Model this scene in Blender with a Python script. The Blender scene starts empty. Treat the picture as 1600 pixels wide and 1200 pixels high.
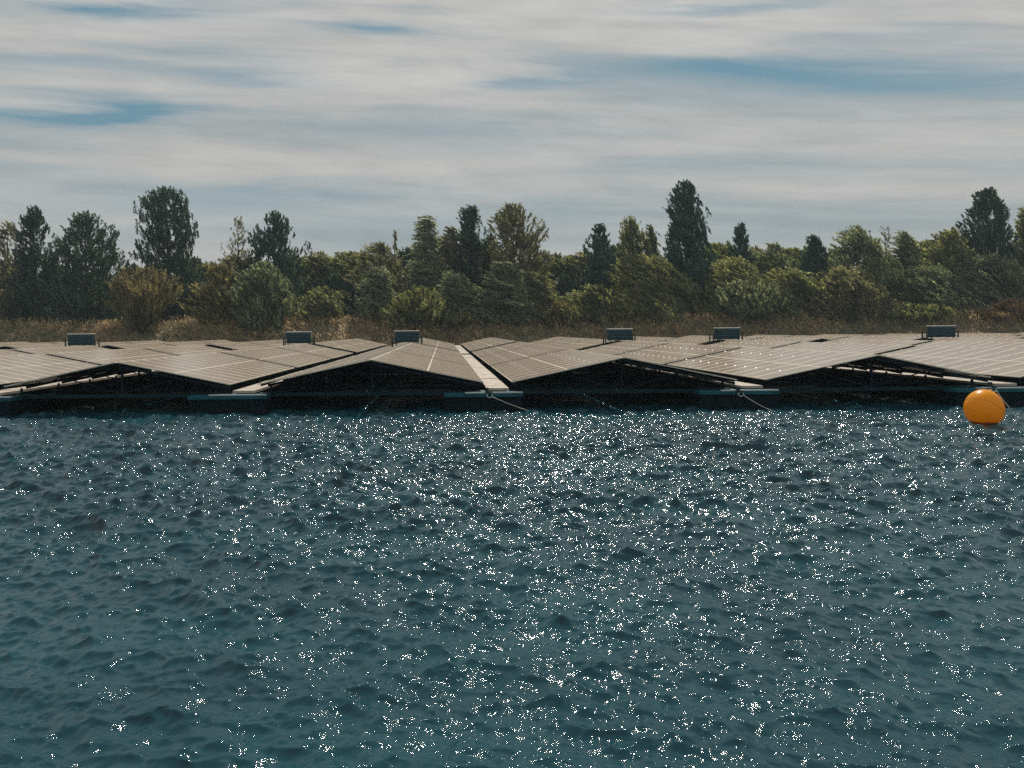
import bpy, math, random
import numpy as np
from mathutils import Vector, Matrix

random.seed(7)
RNG = np.random.default_rng(11)
sc = bpy.context.scene
COL = sc.collection
rad = math.radians

# ------------------------------------------------------------------ camera
FPX, HCAM, VPX, VPY, ROLL = 1150.0, 3.07, 692.0, 516.0, 0.0094
cam = bpy.data.cameras.new('camera')
cam.sensor_width = 36.0
cam.lens = FPX / 1600 * 36
cam.shift_x = (800 - VPX) / 1600
cam.shift_y = -(600 - VPY) / 1600
cam.clip_start = 0.1
cam.clip_end = 6000
camo = bpy.data.objects.new('camera', cam)
COL.objects.link(camo)
camo.location = (0, 0, HCAM)
camo.rotation_euler = (Matrix.Rotation(rad(90), 3, 'X') @ Matrix.Rotation(-ROLL, 3, 'Z')).to_euler()
sc.camera = camo

# ------------------------------------------------------------------ sky and sun
SUN_EL, SUN_AZ = rad(52), rad(12.5)        # azimuth measured from +Y towards +X
w = bpy.data.worlds.new('World')
sc.world = w
w.use_nodes = True
NT = w.node_tree
for n in list(NT.nodes):
    NT.nodes.remove(n)


class G:
    """small helper to write node graphs"""
    def __init__(s, nt):
        s.nt = nt

    def n(s, typ, **kw):
        d = s.nt.nodes.new(typ)
        for k, v in kw.items():
            setattr(d, k, v)
        return d

    def put(s, sock, v):
        if isinstance(v, bpy.types.NodeSocket):
            s.nt.links.new(v, sock)
        elif v is not None:
            sock.default_value = v

    def m(s, op, a, b=None, c=None, clamp=False):
        d = s.n('ShaderNodeMath', operation=op, use_clamp=clamp)
        for i, v in enumerate((a, b, c)):
            if v is not None:
                s.put(d.inputs[i], v)
        return d.outputs[0]

    def mix(s, f, a, b, blend='MIX'):
        d = s.n('ShaderNodeMix', data_type='RGBA', blend_type=blend)
        s.put(d.inputs['Factor'], f)
        s.put(d.inputs[6], a if isinstance(a, bpy.types.NodeSocket) else (*a, 1))
        s.put(d.inputs[7], b if isinstance(b, bpy.types.NodeSocket) else (*b, 1))
        return d.outputs[2]

    def noise(s, vec, scale, detail=4, rough=.5, dist=0, dims='3D'):
        d = s.n('ShaderNodeTexNoise', noise_dimensions=dims)
        s.put(d.inputs['Vector'], vec)
        d.inputs['Scale'].default_value = scale
        d.inputs['Detail'].default_value = detail
        d.inputs['Roughness'].default_value = rough
        d.inputs['Distortion'].default_value = dist
        return d.outputs['Fac']

    def ramp(s, f, stops):
        d = s.n('ShaderNodeValToRGB')
        s.put(d.inputs[0], f)
        cr = d.color_ramp
        while len(cr.elements) < len(stops):
            cr.elements.new(.5)
        for e, (p, c) in zip(cr.elements, stops):
            e.position = p
            e.color = (*c, 1) if not isinstance(c, (int, float)) else (c, c, c, 1)
        return d.outputs[0]

    def mr(s, v, a, b, c=0., d_=1., smooth=True):
        d = s.n('ShaderNodeMapRange')
        d.interpolation_type = 'SMOOTHSTEP' if smooth else 'LINEAR'
        for i, x in enumerate((v, a, b, c, d_)):
            s.put(d.inputs[i], x)
        return d.outputs[0]

    def xyz(s, v):
        d = s.n('ShaderNodeSeparateXYZ')
        s.put(d.inputs[0], v)
        return d.outputs

    def comb(s, x, y, z):
        d = s.n('ShaderNodeCombineXYZ')
        for i, v in enumerate((x, y, z)):
            s.put(d.inputs[i], v)
        return d.outputs[0]

    def scale(s, v, sx, sy, sz):
        d = s.n('ShaderNodeVectorMath', operation='MULTIPLY')
        s.put(d.inputs[0], v)
        d.inputs[1].default_value = (sx, sy, sz)
        return d.outputs[0]


g = G(NT)
out = g.n('ShaderNodeOutputWorld')
bg = g.n('ShaderNodeBackground')
NT.links.new(bg.outputs[0], out.inputs[0])
sky = g.n('ShaderNodeTexSky', sky_type='NISHITA')
sky.sun_disc = False
sky.sun_elevation = SUN_EL
sky.sun_rotation = SUN_AZ
sky.air_density = 1.3
sky.dust_density = 1.0
sky.ozone_density = 3.0
tc = g.n('ShaderNodeTexCoord').outputs['Generated']
dx, dy, dz = g.xyz(tc)[0:3]
hyp = g.m('SQRT', g.m('ADD', g.m('MULTIPLY', dx, dx), g.m('MULTIPLY', dy, dy)))
az = g.m('ARCTAN2', dx, dy)                       # radians, 0 ahead, + right
el = g.m('ARCTAN2', dz, hyp)
# cloud bands lie square to the lake shore, so they are read along +Y
elb = g.m('ARCTAN2', dz, g.m('SQRT', g.m('ADD', g.m('MULTIPLY', dy, dy), g.m('MULTIPLY', g.m('MULTIPLY', dx, dx), .12))))
# streaky high cloud: long in azimuth, thin in elevation, slightly tilted
pv = g.comb(az, g.m('ADD', elb, g.m('MULTIPLY', az, .05)), 0.37)
warp = g.noise(g.scale(pv, 1.6, 5, 1), 1.5, 3, .5)
pv2 = g.comb(g.m('ADD', az, g.m('MULTIPLY', warp, .22)), g.m('ADD', g.m('ADD', elb, g.m('MULTIPLY', az, .05)), g.m('MULTIPLY', warp, .022)), 1.9)
n1 = g.noise(g.scale(pv2, 1.2, 13, 1), 1.5, 6, .55, .2)
n2 = g.noise(g.scale(pv2, 4, 46, 1), 1.6, 5, .6, .3)
n4 = g.noise(g.scale(pv2, 7, 34, 1), 1.5, 5, .62, .5)
n3 = g.noise(g.scale(pv2, 1.2, 5, 1), 1.9, 3, .5, .2)
nn = g.m('ADD', g.m('MULTIPLY', n1, .8), g.m('MULTIPLY', n2, .2))


def patch(x, y, wx, wy, tilt=0.0):
    """a blue opening in the cloud at a direction, soft edged"""
    a0 = math.atan((x - VPX) / FPX)
    e0 = math.atan((VPY - y) / math.hypot(FPX, (x - VPX) * .12 ** .5))
    a_ = g.m('SUBTRACT', az, a0)
    e_ = g.m('SUBTRACT', g.m('SUBTRACT', elb, e0), g.m('MULTIPLY', a_, tilt))
    e_ = g.m('ADD', e_, g.m('MULTIPLY', g.m('SUBTRACT', n1, .5), .09))
    a_ = g.m('ADD', a_, g.m('MULTIPLY', g.m('SUBTRACT', n2, .5), .25))
    q = g.m('ADD', g.m('POWER', g.m('ABSOLUTE', g.m('DIVIDE', a_, wx / FPX)), 2),
            g.m('POWER', g.m('ABSOLUTE', g.m('DIVIDE', e_, wy / FPX)), 2))
    return g.m('EXPONENT', g.m('MULTIPLY', q, -1))


patches = [(190, 6, 130, 12, .0, 1.0), (590, 34, 120, 12, -.04, .9), (385, 104, 140, 18, -.05, .6), (850, 126, 90, 12, -.05, .6),
           (60, 165, 150, 24, -.02, .9), (200, 178, 100, 14, .05, .7), (1420, 128, 330, 34, -.04, .88), (1130, 110, 160, 20, .0, .5),
           (1380, 60, 130, 12, .0, .3), (350, 300, 260, 26, .0, .5), (650, 350, 300, 26, .0, .3), (1150, 2, 150, 9, 0, .6),
           (760, 215, 240, 20, -.02, .25), (1050, 262, 220, 14, 0, .25), (20, 245, 90, 20, 0, .35), (100, 95, 160, 10, 0, .35)]
acc = None
for x, y, wx, wy, t, s in patches:
    p = g.m('MULTIPLY', patch(x, y, wx, wy, t), s)
    acc = p if acc is None else g.m('ADD', acc, p)
# openings elsewhere in the sky, away from the listed ones
elsewhere = g.mr(nn, .40, .52, .75, 0)
ahead = g.mr(g.m('ABSOLUTE', az), .75, 1.1, 0, 1)
high = g.mr(el, .50, .65, 0, 1)
away = g.m('MAXIMUM', ahead, high)
thin = g.m('ADD', acc, g.m('MULTIPLY', g.mr(nn, .36, .54, .12, 0), g.m('SUBTRACT', 1.0, away)))
thin = g.m('ADD', thin, g.m('MULTIPLY', elsewhere, away))
thin = g.m('MINIMUM', thin, 1.0)
cover = g.m('SUBTRACT', 1.0, g.m('MULTIPLY', thin, .93))
lum = g.m('ADD', .99, g.m('MULTIPLY', g.mr(nn, .34, .66, 0, 1, False), .22))
lum = g.m('MULTIPLY', lum, g.mr(el, .02, .42, .86, 1.04, False))
lum = g.m('MULTIPLY', lum, g.m('ADD', .74, g.m('ADD', g.m('MULTIPLY', n3, .26), g.m('MULTIPLY', n4, .32))))
warm = g.mr(g.m('ADD', nn, g.m('MULTIPLY', el, .25)), .34, .74, 0, 1)
cl = g.mix(warm, (3.05, 3.38, 3.46), (3.95, 3.84, 3.66))
clv = g.n('ShaderNodeVectorMath', operation='SCALE')
NT.links.new(cl, clv.inputs[0])
NT.links.new(lum, clv.inputs['Scale'])
skyt = g.mix(1.0, sky.outputs[0], (.42, .62, .66), 'MULTIPLY')
skyt = g.mix(.85, skyt, (1.02, 2.15, 2.80))
col = g.mix(cover, skyt, clv.outputs[0])
NT.links.new(col, bg.inputs['Color'])
bg.inputs['Strength'].default_value = .1

sun = bpy.data.lights.new('sun', 'SUN')
sun.energy = 3.4
sun.angle = rad(.5)
sun.color = (1, .93, .82)
suno = bpy.data.objects.new('sun', sun)
COL.objects.link(suno)
sd = Vector((math.sin(SUN_AZ) * math.cos(SUN_EL), math.cos(SUN_AZ) * math.cos(SUN_EL), math.sin(SUN_EL)))
suno.rotation_euler = sd.to_track_quat('Z', 'Y').to_euler()
suno.location = sd * 100

vs = sc.view_settings
vs.view_transform = 'Standard'
vs.look = 'None'
vs.exposure = 0.22
vs.gamma = 1
vs.use_curve_mapping = False
sc.cycles.use_denoising = False
sc.cycles.max_bounces = 6
sc.cycles.transparent_max_bounces = 4
sc.cycles.sample_clamp_indirect = 4
sc.cycles.caustics_reflective = False
sc.cycles.caustics_refractive = False


# ------------------------------------------------------------------ helpers
def mesh_np(name, v, f):
    """v (n,3), f (m,k) all the same size"""
    me = bpy.data.meshes.new(name)
    v = np.asarray(v, np.float32)
    f = np.asarray(f, np.int32)
    me.vertices.add(len(v))
    me.vertices.foreach_set('co', v.ravel())
    me.loops.add(f.size)
    me.loops.foreach_set('vertex_index', f.ravel())
    me.polygons.add(len(f))
    me.polygons.foreach_set('loop_start', np.arange(0, f.size, f.shape[1], dtype=np.int32))
    me.update(calc_edges=True)
    return me


class MB:
    """collects boxes, bars, tubes and quads into one mesh"""
    def __init__(s):
        s.v, s.f, s.mi = [], [], []

    def add(s, vs_, fs, mi=0):
        o = len(s.v)
        s.v += [tuple(p) for p in vs_]
        s.f += [tuple(i + o for i in q) for q in fs]
        s.mi += [mi] * len(fs)

    def box(s, a, b, mi=0):
        x0, y0, z0 = a
        x1, y1, z1 = b
        s.add([(x0, y0, z0), (x1, y0, z0), (x1, y1, z0), (x0, y1, z0), (x0, y0, z1), (x1, y0, z1), (x1, y1, z1), (x0, y1, z1)],
              [(0, 3, 2, 1), (4, 5, 6, 7), (0, 1, 5, 4), (1, 2, 6, 5), (2, 3, 7, 6), (3, 0, 4, 7)], mi)

    def slab(s, p0, p1, y0, y1, th, mi=0):
        """a slab between two (x,z) points, running y0..y1, its top on the line, th thick"""
        (xa, za), (xb, zb) = p0, p1
        d = Vector((xb - xa, 0, zb - za)).normalized()
        n = Vector((-d.z, 0, d.x)) * th
        if n.z < 0:
            n = -n
        t = [(xa, za), (xb, zb)]
        vv = []
        for y in (y0, y1):
            for x, z in t:
                vv.append((x, y, z))
            for x, z in reversed(t):
                vv.append((x - n.x, y, z - n.z))
        s.add(vv, [(0, 1, 2, 3), (7, 6, 5, 4), (0, 4, 5, 1), (1, 5, 6, 2), (2, 6, 7, 3), (3, 7, 4, 0)], mi)

    def tube(s, pts, r, n=6, mi=0, cap=True):
        pts = [Vector(p) for p in pts]
        rr = r if isinstance(r, (list, tuple)) else [r] * len(pts)
        rings = []
        vv = []
        for i, p in enumerate(pts):
            d = (pts[min(i + 1, len(pts) - 1)] - pts[max(i - 1, 0)]).normalized()
            a = d.orthogonal().normalized() if i == 0 else (a - d * a.dot(d)).normalized()
            b = d.cross(a)
            for k in range(n):
                t = 2 * math.pi * k / n
                vv.append(p + (a * math.cos(t) + b * math.sin(t)) * rr[i])
        fs = []
        for i in range(len(pts) - 1):
            for k in range(n):
                k2 = (k + 1) % n
                fs.append((i * n + k, i * n + k2, (i + 1) * n + k2, (i + 1) * n + k))
        if cap:
            fs.append(tuple(range(n))[::-1])
            fs.append(tuple(range((len(pts) - 1) * n, len(pts) * n)))
        s.add(vv, fs, mi)

    def mesh(s, name, mats, smooth=False):
        me = bpy.data.meshes.new(name)
        me.from_pydata(s.v, [], s.f)
        for m_ in (mats if isinstance(mats, (list, tuple)) else [mats]):
            me.materials.append(m_)
        me.polygons.foreach_set('material_index', s.mi)
        if smooth:
            me.polygons.foreach_set('use_smooth', [True] * len(me.polygons))
        me.update()
        return me

    def build(s, name, mats, parent=None, smooth=False, bevel=0):
        o = link(name, s.mesh(name, mats, smooth), parent)
        if bevel:
            md = o.modifiers.new('bevel', 'BEVEL')
            md.width = bevel
            md.segments = 2
            md.limit_method = 'ANGLE'
        return o


def link(name, me, parent=None, loc=None):
    o = bpy.data.objects.new(name, me)
    COL.objects.link(o)
    if parent is not None:
        o.parent = parent
    if loc is not None:
        o.location = loc
    return o


def tag(o, label=None, cat=None, group=None, kind=None):
    if label:
        o['label'] = label
    if cat:
        o['category'] = cat
    if group:
        o['group'] = group
    if kind:
        o['kind'] = kind
    return o


def thing(name, label, cat, loc=(0, 0, 0), group=None):
    o = bpy.data.objects.new(name, None)
    COL.objects.link(o)
    o.location = loc
    o.empty_display_size = .3
    return tag(o, label, cat, group)


def kids(o):
    return [c for c in bpy.data.objects if c.parent == o]


def copy_tree(o, children, parent=None):
    c = o.copy()
    COL.objects.link(c)
    c.parent = parent
    for ch, sub in children:
        copy_tree(ch, sub, c)
    return c


def tree_of(o):
    return [(c, tree_of(c)) for c in kids(o)]


def at(x, y, Z):
    """world point seen at photograph pixel x,y when it stands Z metres ahead"""
    u, v = x - VPX, y - VPY
    c, s_ = math.cos(ROLL), math.sin(ROLL)
    u2, v2 = u * c - v * s_, u * s_ + v * c
    return Vector((u2 / FPX * Z, Z, HCAM - v2 / FPX * Z))


def mat(name, base, rough=.6, metal=0., spec=.5, noise=None, bump=None):
    m_ = bpy.data.materials.new(name)
    m_.use_nodes = True
    q = G(m_.node_tree)
    b = m_.node_tree.nodes['Principled BSDF']
    b.inputs['Base Color'].default_value = (*base, 1)
    b.inputs['Roughness'].default_value = rough
    b.inputs['Metallic'].default_value = metal
    b.inputs['Specular IOR Level'].default_value = spec
    if noise:
        sc_, c2, amt = noise
        co = q.n('ShaderNodeTexCoord').outputs['Object']
        f = q.noise(co, sc_, 6, .6)
        f = q.mr(f, .35, .65, 0, amt)
        q.put(b.inputs['Base Color'], q.mix(f, base, c2))
        q.put(b.inputs['Roughness'], q.mr(q.noise(co, sc_ * 2.3, 3), .3, .7, max(.05, rough - .12), min(1, rough + .15)))
    if bump:
        co = q.n('ShaderNodeTexCoord').outputs['Object']
        bn = q.n('ShaderNodeBump')
        bn.inputs['Strength'].default_value = bump[1]
        bn.inputs['Distance'].default_value = bump[2]
        q.put(bn.inputs['Height'], q.noise(co, bump[0], 4))
        q.put(b.inputs['Normal'], bn.outputs[0])
    return m_


# ------------------------------------------------------------------ water
def water_material():
    m_ = bpy.data.materials.new('lake_water')
    m_.use_nodes = True
    nt = m_.node_tree
    q = G(nt)
    b = nt.nodes['Principled BSDF']
    co = q.n('ShaderNodeTexCoord').outputs['Object']
    big = q.noise(q.scale(co, .22, .35, 1), 1, 3)
    q.put(b.inputs['Base Color'], q.mix(q.mr(big, .35, .65), (.003, .038, .052), (.006, .052, .067)))
    b.inputs['IOR'].default_value = 1.34
    b.inputs['Specular IOR Level'].default_value = .65
    b.inputs['Roughness'].default_value = WATER_ROUGH
    # wind ripples too small to be in the mesh
    r1 = q.noise(q.scale(co, 1.0, 1.0, 1), 4.2, 2, .5, .6)
    r2 = q.noise(q.scale(co, 1.0, 1.2, 1), 11.0, 2, .5, .6)
    r3 = q.noise(q.scale(co, .8, 1.8, 1), 34.0, 2, .6, 1.0)
    gust = q.mr(q.noise(q.scale(co, .35, .6, 1), 1, 2), .3, .7, .6, 1.25)
    offshore = q.mr(q.xyz(co)[1], 7, 18, 1.0, 3.8)     # the wind bites harder away from the shore
    h = q.m('MULTIPLY', q.m('MULTIPLY', r1, RIP[0]), offshore)
    h = q.m('ADD', h, q.m('MULTIPLY', q.m('MULTIPLY', r2, RIP[1]), q.m('POWER', offshore, .5)))
    h = q.m('MULTIPLY', q.m('ADD', h, q.m('MULTIPLY', r3, RIP[2])), gust)
    bn = q.n('ShaderNodeBump')
    bn.inputs['Strength'].default_value = 1
    bn.inputs['Distance'].default_value = 1
    q.put(bn.inputs['Height'], h)
    q.put(b.inputs['Normal'], bn.outputs[0])
    q.put(b.inputs['Roughness'], q.mr(q.xyz(co)[1], 6, 16, .04, WATER_ROUGH))
    return m_


WATER_ROUGH = .065
RIP = (.027, .0100, .0032)


NW = 150


def wave_set():
    r = np.random.default_rng(5)
    L = np.exp(np.linspace(math.log(1.9), math.log(.075), NW)) * r.uniform(.94, 1.06, NW)
    spread = np.interp(np.log(L), [math.log(.1), math.log(.35), math.log(1.9)], [40, 24, 15])
    spread[::2] = np.minimum(spread[::2] * 3.0, 120)
    ang = rad(-104) + r.normal(0, 1, NW) * np.radians(spread)       # travelling toward the camera, a little to the left
    k = 2 * math.pi / L
    slope = np.interp(np.log(L), [math.log(.075), math.log(.25), math.log(.6), math.log(1.9)], SLOPES)
    A = slope / k
    ph = r.uniform(0, 2 * math.pi, NW)
    return L, k, ang, A, ph


SLOPES = [.082, .082, .054, .022]


def build_water():
    zr = [-60, -25, -8, 0, 1.2]
    z = 1.8
    while z < 32:
        zr.append(z)
        z += max(.016, .0034 * z)
    while z < 128:
        zr.append(z)
        z += .02 * z
    zr += [135, 150]
    zr = np.array(zr)
    u = np.linspace(-1, 1, 1050)
    outer = np.array([1.06, 1.2, 1.5, 2.2, 3.6, 6, 10])
    u = np.concatenate([-outer[::-1], u, outer])
    half = 4.0 + .93 * np.maximum(zr, 0)
    cx = .085 * np.maximum(zr, 0)
    X = cx[:, None] + half[:, None] * u[None, :]
    Y = np.repeat(zr[:, None], len(u), 1)
    L, k, ang, A, ph = wave_set()
    row_dz = np.gradient(zr)
    H = np.zeros_like(X)
    DX = np.zeros_like(X)
    DY = np.zeros_like(X)
    inner = (np.abs(u) <= 1.2).astype(float)[None, :]
    # calmer in patches
    wind = np.interp(zr, [2, 7, 12, 20], [.60, .68, .98, 1.3])[:, None]      # calmer close to the shore
    for i in range(len(L)):
        fade = np.clip((L[i] / np.maximum(row_dz, .01) - 1.8) / 2, 0, 1)[:, None] * inner
        if fade.max() <= 0:
            continue
        cxx, syy = math.cos(ang[i]), math.sin(ang[i])
        t = k[i] * (X * cxx + Y * syy) + ph[i]
        env = 1 + .45 * np.sin(X * (.21 + .05 * (i % 5)) + i * 1.7 + Y * .13 * ((i % 3) - 1)) * np.sin(Y * (.27 + .04 * (i % 4)) + i * 2.3)
        a = A[i] * fade * env * wind
        H += a * np.cos(t)
        DX -= .7 * a * cxx * np.sin(t)
        DY -= .7 * a * syy * np.sin(t)
    # sheltered water behind the front edge of the array
    sh = np.clip((Y - 28.5) / 3, 0, 1) * .6
    H *= 1 - sh
    V = np.stack([X + DX, Y + DY, H], -1).reshape(-1, 3)
    R, C_ = X.shape
    idx = np.arange(R * C_).reshape(R, C_)
    F = np.stack([idx[:-1, :-1], idx[:-1, 1:], idx[1:, 1:], idx[1:, :-1]], -1).reshape(-1, 4)
    me = mesh_np('lake_water', V, F)
    me.polygons.foreach_set('use_smooth', np.ones(len(F), bool))
    me.materials.append(water_material())
    tag(link('lake_water', me), kind='structure')


build_water()

# ------------------------------------------------------------------ materials
M_GLASS = bpy.data.materials.new('dusty_panel_glass')
M_GLASS.use_nodes = True
q = G(M_GLASS.node_tree)
b = M_GLASS.node_tree.nodes['Principled BSDF']
co = q.n('ShaderNodeTexCoord').outputs['Object']
oi = q.n('ShaderNodeObjectInfo').outputs['Random']
q.put(b.inputs['Base Color'], q.mix(q.mr(q.noise(co, .9, 5), .3, .7), (.245, .190, .138), (.325, .255, .188)))
q.put(b.inputs['Roughness'], q.mr(q.noise(co, 1.3, 3), .3, .7, .16, .24))
b.inputs['Specular IOR Level'].default_value = .32
M_FRAME = mat('aluminium_frame', (.72, .65, .54), .5, .0, .2)
M_STEEL = mat('shade_toned_steel', (.008, .022, .030), .7, .0, .15, noise=(3, (.006, .014, .02), .7))  # deep shade beneath the array is put into this near-black steel colour
M_BEAM = mat('blue_painted_beam', (.004, .030, .045), .6, 0, .2, noise=(2, (.004, .022, .036), .8))
M_FLOAT = mat('dark_float_plastic', (.003, .010, .015), .7, 0, .15, noise=(1.3, (.003, .014, .022), .7))
M_TEAL = mat('teal_pontoon_edge', (.014, .12, .15), .6, 0, .2, noise=(2.5, (.008, .05, .07), .8))
M_DECK = mat('weathered_walkway_plank', (.46, .40, .34), .75, noise=(2.2, (.30, .25, .20), .8))
M_DECKG = mat('walkway_joint', (.10, .09, .08), .8)
M_KERB = mat('pale_kerb_rail', (.55, .58, .58), .5)
M_ROPE = mat('pale_mooring_rope', (.50, .46, .38), .8)
M_CAB = mat('blue_grey_cabinet_steel', (.008, .046, .066), .6, 0, .2, noise=(4, (.010, .032, .046), .8))
M_LID = mat('sunlit_tone_cabinet_lid', (.66, .68, .64), .5)  # sunlit top edge of the cabinets, put into the pale lid colour
M_RACK = mat('dark_rack_steel', (.02, .03, .035), .5)

# ------------------------------------------------------------------ the solar gables
S = FPX / 28.0
PERIOD = 396.6 / S
X0 = (578.5 - VPX) / S            # ridge of the gable just left of the main walkway
HALF, APEX = 176.5 / S, .055
ZR, ZL = 1.98, 1.10
SL = math.atan2(ZR - ZL, HALF - APEX)
SLEN = (HALF - APEX) / math.cos(SL)
PIT = 1.12
NM, NF = 11, 10                   # modules per table, and in the last row of tables
TY = [28.0, 41.1, 54.2]             # tables of the near block
FY = [69.6, 82.7, 95.8]            # far block
ENDY = 107.0


M_CLAMP = mat('bright_rounded_clamp', (.85, .82, .76), .26, 1.0)


def clamp(m_, x, y):
    """small round-backed clamp holding two neighbouring modules, its axis along the slope"""
    n, r, vv = 7, .024, []
    for xx in (x - .035, x + .035):
        for i in range(n):
            a = math.pi * i / (n - 1)
            vv.append((xx, y + r * math.cos(a), .001 + r * math.sin(a)))
    m_.add(vv, [(i, i + 1, i + n + 1, i + n) for i in range(n - 1)] + [tuple(range(n))[::-1], tuple(range(n, 2 * n))], 2)


def module_mesh(clamps):
    """one framed module, 2 per slope; local x runs down the slope, y away, z up"""
    L, W, T, f = SLEN / 2 - .006, PIT - .008, .04, .032
    m_ = MB()
    m_.box((0, 0, -T), (L, f, 0), 1)
    m_.box((0, W - f, -T), (L, W, 0), 1)
    m_.box((0, f, -T), (f * .6, W - f, 0), 1)
    m_.box((L - f * .6, f, -T), (L, W - f, 0), 1)
    m_.box((f * .6, f, -T + .006), (L - f * .6, W - f, -.004), 0)
    if clamps:
        clamp(m_, L * .5, 0)
    return m_.mesh('solar_panel', [M_GLASS, M_FRAME, M_CLAMP])


def field_mesh(n, clamps, skip=()):
    """all modules of one slope of a table, when too far away to split"""
    L, W, T, f = SLEN / 2 - .006, PIT - .008, .04, .032
    m_ = MB()
    for i in range(n):
        for j in range(2):
            if (i, j) in skip:
                continue
            x0, y0 = j * (SLEN / 2), i * PIT
            m_.box((x0, y0, -T), (x0 + L, y0 + f, 0), 1)
            m_.box((x0, y0 + W - f, -T), (x0 + L, y0 + W, 0), 1)
            m_.box((x0, y0 + f, -T), (x0 + f * .6, y0 + W - f, 0), 1)
            m_.box((x0 + L - f * .6, y0 + f, -T), (x0 + L, y0 + W - f, 0), 1)
            m_.box((x0 + f * .6, y0 + f, -T + .006), (x0 + L - f * .6, y0 + W - f, -.004), 0)
            if clamps:
                clamp(m_, x0 + L * .5, y0)
    return m_.mesh('solar_table', [M_GLASS, M_FRAME, M_CLAMP])


# only the slopes facing left carry the clamps that catch the sun
MODULE = {1: module_mesh(False), -1: module_mesh(True)}
FIELD12 = {1: field_mesh(NM, False), -1: field_mesh(NM, True)}
FIELD9 = {1: field_mesh(NF, False), -1: field_mesh(NF, True)}


def table_rail_mesh(n):
    D = n * PIT
    m_ = MB()
    for u_ in (.12, SLEN / 2 - .12, SLEN / 2 + .12, SLEN - .12):
        m_.box((u_ - .03, 0.0, -.12), (u_ + .03, D - .05, -.045))
    m_.box((0.0, .10, -.22), (SLEN - .02, .16, -.125))
    y = 2.6
    while y < D - 1:
        m_.box((0.0, y, -.22), (SLEN - .02, y + .06, -.125))
        y += 2.75
    return m_.mesh('table_rail', [M_STEEL])


RAIL12, RAIL9 = table_rail_mesh(NM), table_rail_mesh(NF)


def frame_mesh():
    """one bay: cross beam, ridge post, low posts and struts, all joined"""
    m_ = MB()
    m_.box((-HALF + .12, -.07, .58), (HALF - .12, .11, .72), 1)
    m_.box((-.04, -.02, .72), (.04, .06, ZR - .22))
    for s_ in (-1, 1):
        xx = s_ * (HALF - .40)
        m_.box((xx - .035, -.015, .72), (xx + .035, .055, ZL - .12))
        m_.tube([(s_ * .04, .02, .74), (s_ * HALF * .5, .02, (ZR + ZL) / 2 - .22)], .026, 4)
    return m_.mesh('support_frame', [M_STEEL, M_BEAM])


def float_mesh(hw=.30, zt=.575, ln=2.6):
    """one pontoon: a chamfered plastic tank"""
    m_ = MB()
    c = .07
    prof = [(-hw + c, -.25), (hw - c, -.25), (hw, -.25 + c), (hw, zt - c), (hw - c, zt), (-hw + c, zt), (-hw, zt - c), (-hw, -.25 + c)]
    vv = [(x, 0, z) for x, z in prof] + [(x, ln, z) for x, z in prof]
    ff = [tuple(range(8)), tuple(range(15, 7, -1))] + [(i, i + 8, (i + 1) % 8 + 8, (i + 1) % 8) for i in range(8)]
    m_.add(vv, ff)
    return m_.mesh('float', [M_FLOAT])


FRAME, FLOATM, FLOATW = frame_mesh(), float_mesh(), float_mesh(.34, .752, 2.5)


def supports(t, length):
    y = .45
    while y < length - .3:
        link('support_frame', FRAME, t, (0, y, 0))
        y += 2.75
    for s_ in (-1, 1):
        y = .75
        while y < length - 2.2:
            link('float', FLOATM, t, (s_ * (HALF - .42), y, 0))
            y += 2.72


NUM = ['first', 'second', 'third', 'fourth', 'fifth', 'sixth', 'seventh', 'eighth', 'ninth', 'tenth', 'eleventh', 'twelfth']


def where(k):
    """k<=0: gables left of the main walkway; k>=1: right of it"""
    return (NUM[-k], 'left') if k <= 0 else (NUM[k - 1], 'right')


def slope_obj(name, me, parent, xr, y, side):
    """the object whose local x runs down the slope on the given side"""
    o = link(name, me, parent)
    if side > 0:
        o.location = (xr + APEX, y, ZR)
        o.rotation_euler = (0, SL, 0)
    else:                               # turned about z, so its y runs towards the camera
        n = NM if me in (FIELD12[-1], RAIL12) else NF
        o.location = (xr - APEX, y + n * PIT - .03, ZR)
        o.rotation_euler = Matrix.Rotation(math.pi, 4, 'Z').to_euler()
        o.rotation_euler = (Matrix.Rotation(math.pi, 3, 'Z') @ Matrix.Rotation(SL, 3, 'Y')).to_euler()
    return o


def near_gable(k):
    xr = X0 + k * PERIOD
    n, sd_ = where(k)
    t = thing('floating_solar_gable', f'front-block ridge of tan solar panels, {n} to the {sd_} of the pale centre walkway',
              'solar array', (xr, 28, 0), 'gable rows of solar panels in the front block')
    supports(t, 38.5)
    for side in (-1, 1):
        for ti, ty in enumerate(TY):
            rail = slope_obj('table_rail', RAIL12, t, 0, ty - 28, side)
            if ti == 2:
                slope_obj('solar_table', FIELD12[side], t, 0, ty - 28, side)
                continue
            tb = slope_obj('solar_table', None, t, 0, ty - 28, side)
            if side < 0:
                tb.location = (-APEX, ty - 28 + NM * PIT - .03, ZR)
                tb.rotation_euler = (Matrix.Rotation(math.pi, 3, 'Z') @ Matrix.Rotation(SL, 3, 'Y')).to_euler()
            for i in range(NM):
                for j in range(2):
                    link('solar_panel', MODULE[side], tb, (j * SLEN / 2, i * PIT, 0))
    return t


def far_gable(k):
    xr = X0 + k * PERIOD
    n, sd_ = where(k)
    t = thing('floating_solar_gable', f'rear-block ridge of solar panels near the bank, {n} to the {sd_} of the centre walkway',
              'solar array', (xr, 69.6, 0), 'gable rows of solar panels in the rear block')
    supports(t, ENDY - 69.6)
    for side in (-1, 1):
        for ti, ty in enumerate(FY):
            slope_obj('table_rail', RAIL9 if ti == 2 else RAIL12, t, 0, ty - 69.6, side)
            slope_obj('solar_table', (FIELD9 if ti == 2 else FIELD12)[side], t, 0, ty - 69.6, side)
    return t


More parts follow.
